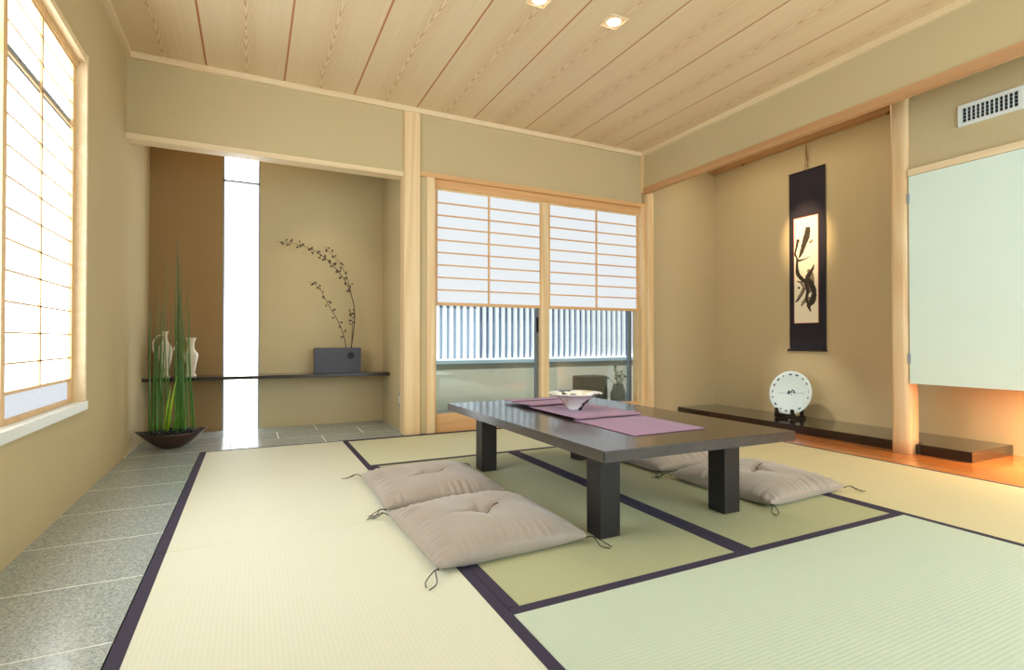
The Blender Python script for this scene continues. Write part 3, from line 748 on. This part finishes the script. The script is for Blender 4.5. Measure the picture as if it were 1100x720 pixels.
brs = [([(.79, Yb, .64), (.815, Yb, .80), (.828, Yb, .98), (.812, Yb, 1.10), (.76, Yb, 1.25), (.665, Yb, 1.38), (.56, Yb, 1.48), (.44, Yb-.01, 1.545), (.32, Yb-.02, 1.572), (.19, Yb-.03, 1.575)], .0055, .0015, 1, 25, (.40, .99)),
       ([(.80, Yb, .64), (.805, Yb-.01, .85), (.80, Yb-.02, .96), (.775, Yb-.02, 1.02)], .004, .0016, 2, 9, (.4, 1)),
       ([(.808, Yb, 1.11), (.765, Yb-.02, 1.28), (.70, Yb-.02, 1.42), (.625, Yb-.03, 1.50), (.565, Yb-.03, 1.56)], .003, .0013, 3, 12, (.1, 1)),
       ([(.76, Yb, .64), (.735, Yb-.01, .78), (.68, Yb-.02, .92), (.60, Yb-.02, 1.06), (.545, Yb-.02, 1.17), (.50, Yb-.03, 1.225), (.44, Yb-.03, 1.25)], .0042, .0013, 4, 15, (.15, .95))]
bud0 = None
for (pts, r0, r1, sd, nb_, sd2) in brs:
    g, bd = branch(pts, r0, r1, sd, nb_, sd2); o = ap(g, 'stem', M['branch'])
    for m_ in bd:
        if bud0 is None: bud0 = MB().ball((0, 0, 0), 1, 1, (.75, .7, 1.35)).build('bud', M['bud'], o); bb = bud0
        else: bb = bud0.copy(); col.objects.link(bb); bb.parent = o
        bb.matrix_basis = m_
# vases
v1 = MB().lathe([(0, 0), (.040, 0), (.040, .006), (.032, .02), (.030, .04), (.040, .10), (.052, .16), (.050, .18), (.030, .205), (.024, .23), (.024, .265), (.034, .295), (.040, .303), (.036, .303), (.020, .27), (.020, .22), (0, .2)], seg=8*5)
o = v1.build('vase', M['porcelain']); o.location = (-.425, 4.83, .4655); tag(o, 'cream porcelain vase with flared mouth nearest the slit window', 'vase')
E_ = empty('ewer', (-.595, 4.84, .4655)); tag(E_, 'slender cream ewer with a loop handle behind the green reeds', 'vase')
MB().lathe([(0, 0), (.034, 0), (.034, .008), (.022, .018), (.024, .05), (.042, .13), (.050, .19), (.044, .235), (.020, .27), (.013, .30), (.014, .33), (.022, .35), (.018, .352), (.008, .33), (.008, .3), (0, .28)], seg=36).build('body', M['porcelain'], E_)
MB().tube(catmull([(-.040, 0, .14), (-.075, 0, .20), (-.078, 0, .27), (-.05, 0, .315), (-.014, 0, .325)], 6), .005, 8).build('handle', M['porcelain'], E_)
MB().tube(catmull([(.040, 0, .20), (.065, 0, .23), (.072, 0, .27)], 5), [.008]*5+[.007]*5+[.006], 8).build('spout', M['porcelain'], E_)

# boat bowl, pebbles, reeds
P0 = (-.495, 4.37, 0)
def boat():
    b = MB(); bm = b.bm; N = 48; K = 12
    def pt(a, t, inner):
        c, s = math.cos(a), math.sin(a)
        L = .052+(.215-.052)*t; Wd = .045+(.125-.045)*t**.8
        zz = .105*t**1.35+.022*(abs(c)**3)*t**2
        if inner: L *= .95; Wd *= .93; zz = max(zz, .0)+.008*(1-t)
        cx = (abs(c)**.85)*(1 if c > 0 else -1); sy = (abs(s)**1.25)*(1 if s > 0 else -1)
        return (L*cx, Wd*sy, zz)
    rings = [[bm.verts.new(pt(2*PI*i/N, k/K, False)) for i in range(N)] for k in range(K+1)]
    rings += [[bm.verts.new(pt(2*PI*i/N, k/K, True)) for i in range(N)] for k in range(K, -1, -1)]
    for p, q in zip(rings, rings[1:]):
        for i in range(N): bm.faces.new((p[i], p[(i+1) % N], q[(i+1) % N], q[i]))
    bm.faces.new(rings[0]); bm.faces.new(rings[-1]); bmesh.ops.recalc_face_normals(bm, faces=bm.faces[:]); b.smooth = True; return b
o = boat().build('boat_bowl', M['bronze']); o.location = P0; o.rotation_euler = (0, 0, math.radians(3)); tag(o, 'boat shaped dark brown glazed bowl on the stone floor corner', 'bowl')
g = MB(); rnd = random.Random(4)
for k in range(230):
    a = rnd.uniform(0, 2*PI); r = math.sqrt(rnd.random()); x = .178*r*math.cos(a); yv = .090*r*math.sin(a)*(1-(abs(x)/.20)**2*.75)
    z = .104+.026*(1-r*r)+rnd.uniform(-.003, .006)
    g.ball((x, yv, z), rnd.uniform(.009, .014), 1, (1, .8, .6), Matrix.Rotation(rnd.uniform(0, 3), 4, 'Z'))
g.prism([(0.130*math.cos(2*PI*i/24), .062*math.sin(2*PI*i/24)) for i in range(24)], .075, .103)
o = g.build('black_pebbles', M['pebble']); o.location = P0; o.rotation_euler = (0, 0, math.radians(3)); tag(o, 'heap of black pebbles filling the boat shaped bowl', 'pebbles', kind='stuff')
Rd = empty('reed_plant', (P0[0], P0[1], .10)); tag(Rd, 'tall thin green reeds standing in the bowl of black pebbles', 'plant')
rnd = random.Random(12)
stems = []
for k in range(34):
    cl_ = rnd.choice((-1, 1, 1)) ; bx = (-.085 if cl_ < 0 else .055)+rnd.gauss(0, .030); by = rnd.uniform(-.045, .045)
    hmax = rnd.choice((.35, .5, .62, .75, .9, 1.0)) if cl_ < 0 else rnd.choice((.4, .6, .75, .9, 1.05, 1.2))
    stems.append((bx, by, bx*.35+(-.05 if cl_ < 0 else .03)+rnd.gauss(0, .02), by*.6, hmax))
stems += [(.04, 0, .025, 0, 1.38), (.05, .01, .03, 0, 1.32), (.03, .01, .02, 0, 1.25), (-.07, 0, -.035, 0, 1.22), (.12, 0, .085, 0, 1.10), (.13, .01, .10, 0, .86), (-.13, 0, -.125, 0, .90), (.135, 0, .07, 0, .70)]
for (bx, by, tx, ty, h_) in stems:
    cv = rnd.uniform(-.012, .012); g = MB()
    pts = [Vector((bx+(tx-bx)*t+cv*math.sin(PI*t), by+(ty-by)*t, h_*t)) for t in [i/14 for i in range(15)]]
    rad = [(.0042*(1-.75*(i/14)**1.5)) for i in range(15)]
    g.tube(pts, rad, 6)
    for i in range(1, 13):
        if h_ > .3: g.lathe([(.0, -.003), (rad[i]*1.28, -.002), (rad[i]*1.28, .002), (0, .003)], c=pts[i], seg=6)
    g.build('stem', M['reed'], Rd)
g = MB()
for (bx, tx, h_) in ((-.03, .035, .40), (-.045, .0, .34), (-.02, .02, .30)):
    g.tube([(bx, -.03, 0), (bx*.6+tx*.4, -.04, h_*.5), (tx, -.05, h_)], [.004, .007, .001], 6)
g.build('young_leaf', M['reedbright'], Rd)

# sensor at alcove header, wall outlet
o = empty('alcove_spotlight', (1.075, 4.70, 2.30)); tag(o, 'small white spotlight fixture under the alcove header beside the pillar', 'lamp')
MB().box(-.03, .03, -.03, .03, .0, .119, .004).build('mount', M['plastic'], o)
MB().lathe([(0, 0), (.024, 0), (.028, -.03), (.022, -.075), (0, -.078)], seg=20).build('lamp_head', M['plastic'], o)
o = empty('wall_outlet', (1.109, 4.345, .255)); tag(o, 'pale outlet plate low on the alcove side wall', 'outlet')
MB().box(-.006, 0, -.035, .035, -.06, .06, .002).build('cover_plate', M['wallout'], o)
MB().box(-.0075, -.005, -.015, .015, -.03, .03, .001).build('socket', M['white'], o)

# ------------------------------------------------------------------ ceiling downlights
def downlight(x, y, label):
    r = empty('downlight', (x, y, ZC)); tag(r, label, 'ceiling light', 'square recessed ceiling lights')
    h = .062
    MB().box(-h, h, -h, -h+.010, -.006, .001).box(-h, h, h-.010, h, -.006, .001).box(-h, -h+.010, -h+.01, h-.01, -.006, .001).box(h-.010, h, -h+.01, h-.01, -.006, .001).build('frame', M['hinoki_x'], r)
    MB().box(-h+.010, h-.010, -h+.010, h-.010, -.003, .0005).build('reflector', M['reflector'], r)
    MB().lathe([(0, -.010), (.022, -.009), (.037, -.0045), (.039, -.0031), (0, -.0031)], seg=24).build('bulb', M['lampglow'], r)
    return r
downlight(1.395, 2.49, 'square ceiling downlight cut by the top edge of the view')
downlight(1.88, 2.475, 'square glowing ceiling downlight fully in view')

# ------------------------------------------------------------------ lights
def area(name, loc, rot, sx, sy, power, color=(1, 1, 1)):
    l = D.lights.new(name, 'AREA'); l.shape = 'RECTANGLE'; l.size = sx; l.size_y = sy; l.energy = power; l.color = color
    o = D.objects.new(name, l); col.objects.link(o); o.location = loc; o.rotation_euler = rot; return o
def spot(name, loc, target, power, ang, color, blend=.6, r=.03):
    l = D.lights.new(name, 'SPOT'); l.energy = power; l.spot_size = math.radians(ang); l.spot_blend = blend; l.color = color; l.shadow_soft_size = r
    o = D.objects.new(name, l); col.objects.link(o); o.location = loc
    d = Vector(target)-Vector(loc); o.rotation_euler = d.to_track_quat('-Z', 'Y').to_euler(); return o
area('fill_light', (2.5, YR+.05, 1.45), (math.radians(88), 0, 0), 3.2, 2.1, 98, (.74, .91, 1.0))
area('ceiling_bounce', (1.7, 1.0, .9), (math.radians(180), 0, 0), .01, .01, 0)
D.objects.remove(D.objects['ceiling_bounce'])
for x, y in ((1.395, 2.49), (1.88, 2.475)):
    spot('downlight_beam', (x, y, ZC-.03), (x, y, 0), 14, 120, (1, .82, .6), 1)
spot('scroll_beam', (3.60, 3.12, 2.50), (XK, 3.08, 1.68), 150, 28, (1, .70, .38), 1, .02)
spot('plate_beam', (2.9, 3.6, 2.55), (4.25, 3.08, .25), 130, 24, (1, .93, .80), .8, .02)
area('niche_lamp', (4.15, 1.05, .448), (0, 0, 0), .05, .5, 20.0, (1, .70, .36))
spot('branch_beam', (.25, 4.3, 2.38), (.75, 4.95, .8), 16, 60, (1, .84, .62), 1, .03)
area('picture_recess_fill', (3.95, 3.1, 2.50), (0, math.radians(-12), 0), .12, 1.6, 4, (1, .78, .50))  # added warm wash to brighten the recess walls, no fixture modelled
area('alcove_glow', (.0, 4.84, 2.40), (0, 0, 0), 1.2, .1, .35, (1, .60, .30))
s = D.lights.new('sun', 'SUN'); s.energy = 9; s.angle = math.radians(2); s.color = (1, .98, .94)
o = D.objects.new('sun', s); col.objects.link(o); o.rotation_euler = Vector((.10, .30, -.92)).to_track_quat('-Z', 'Y').to_euler()

W = D.worlds.new('sky'); bpy.context.scene.world = W; W.use_nodes = True
nt = W.node_tree; nt.nodes.clear()
bg = nt.nodes.new('ShaderNodeBackground'); ou = nt.nodes.new('ShaderNodeOutputWorld'); tc = nt.nodes.new('ShaderNodeTexCoord'); sx = nt.nodes.new('ShaderNodeSeparateXYZ'); cr = nt.nodes.new('ShaderNodeValToRGB')
nt.links.new(tc.outputs['Generated'], sx.inputs[0]); nt.links.new(sx.outputs[2], cr.inputs[0]); nt.links.new(cr.outputs[0], bg.inputs[0]); nt.links.new(bg.outputs[0], ou.inputs[0])
cr.color_ramp.elements[0].color = (.80, .88, 1, 1); cr.color_ramp.elements[1].color = (.40, .58, .95, 1); bg.inputs[1].default_value = 1.1

# ------------------------------------------------------------------ camera
cam = D.cameras.new('camera'); co = D.objects.new('camera', cam); col.objects.link(co); bpy.context.scene.camera = co
cam.sensor_fit = 'HORIZONTAL'; cam.sensor_width = 36; cam.lens = 567.83/1100*36; cam.clip_start = .02
co.location = (0, 0, .75); co.rotation_euler = (math.radians(90+.56), 0, math.radians(-26.25))
sc = bpy.context.scene
sc.view_settings.view_transform = 'Standard'; sc.view_settings.look = 'None'; sc.view_settings.exposure = .06; sc.view_settings.gamma = 1
sc.cycles.max_bounces = 8; sc.cycles.diffuse_bounces = 5; sc.cycles.glossy_bounces = 4; sc.cycles.transparent_max_bounces = 8
sc.cycles.sample_clamp_indirect = 6; sc.cycles.use_denoising = True
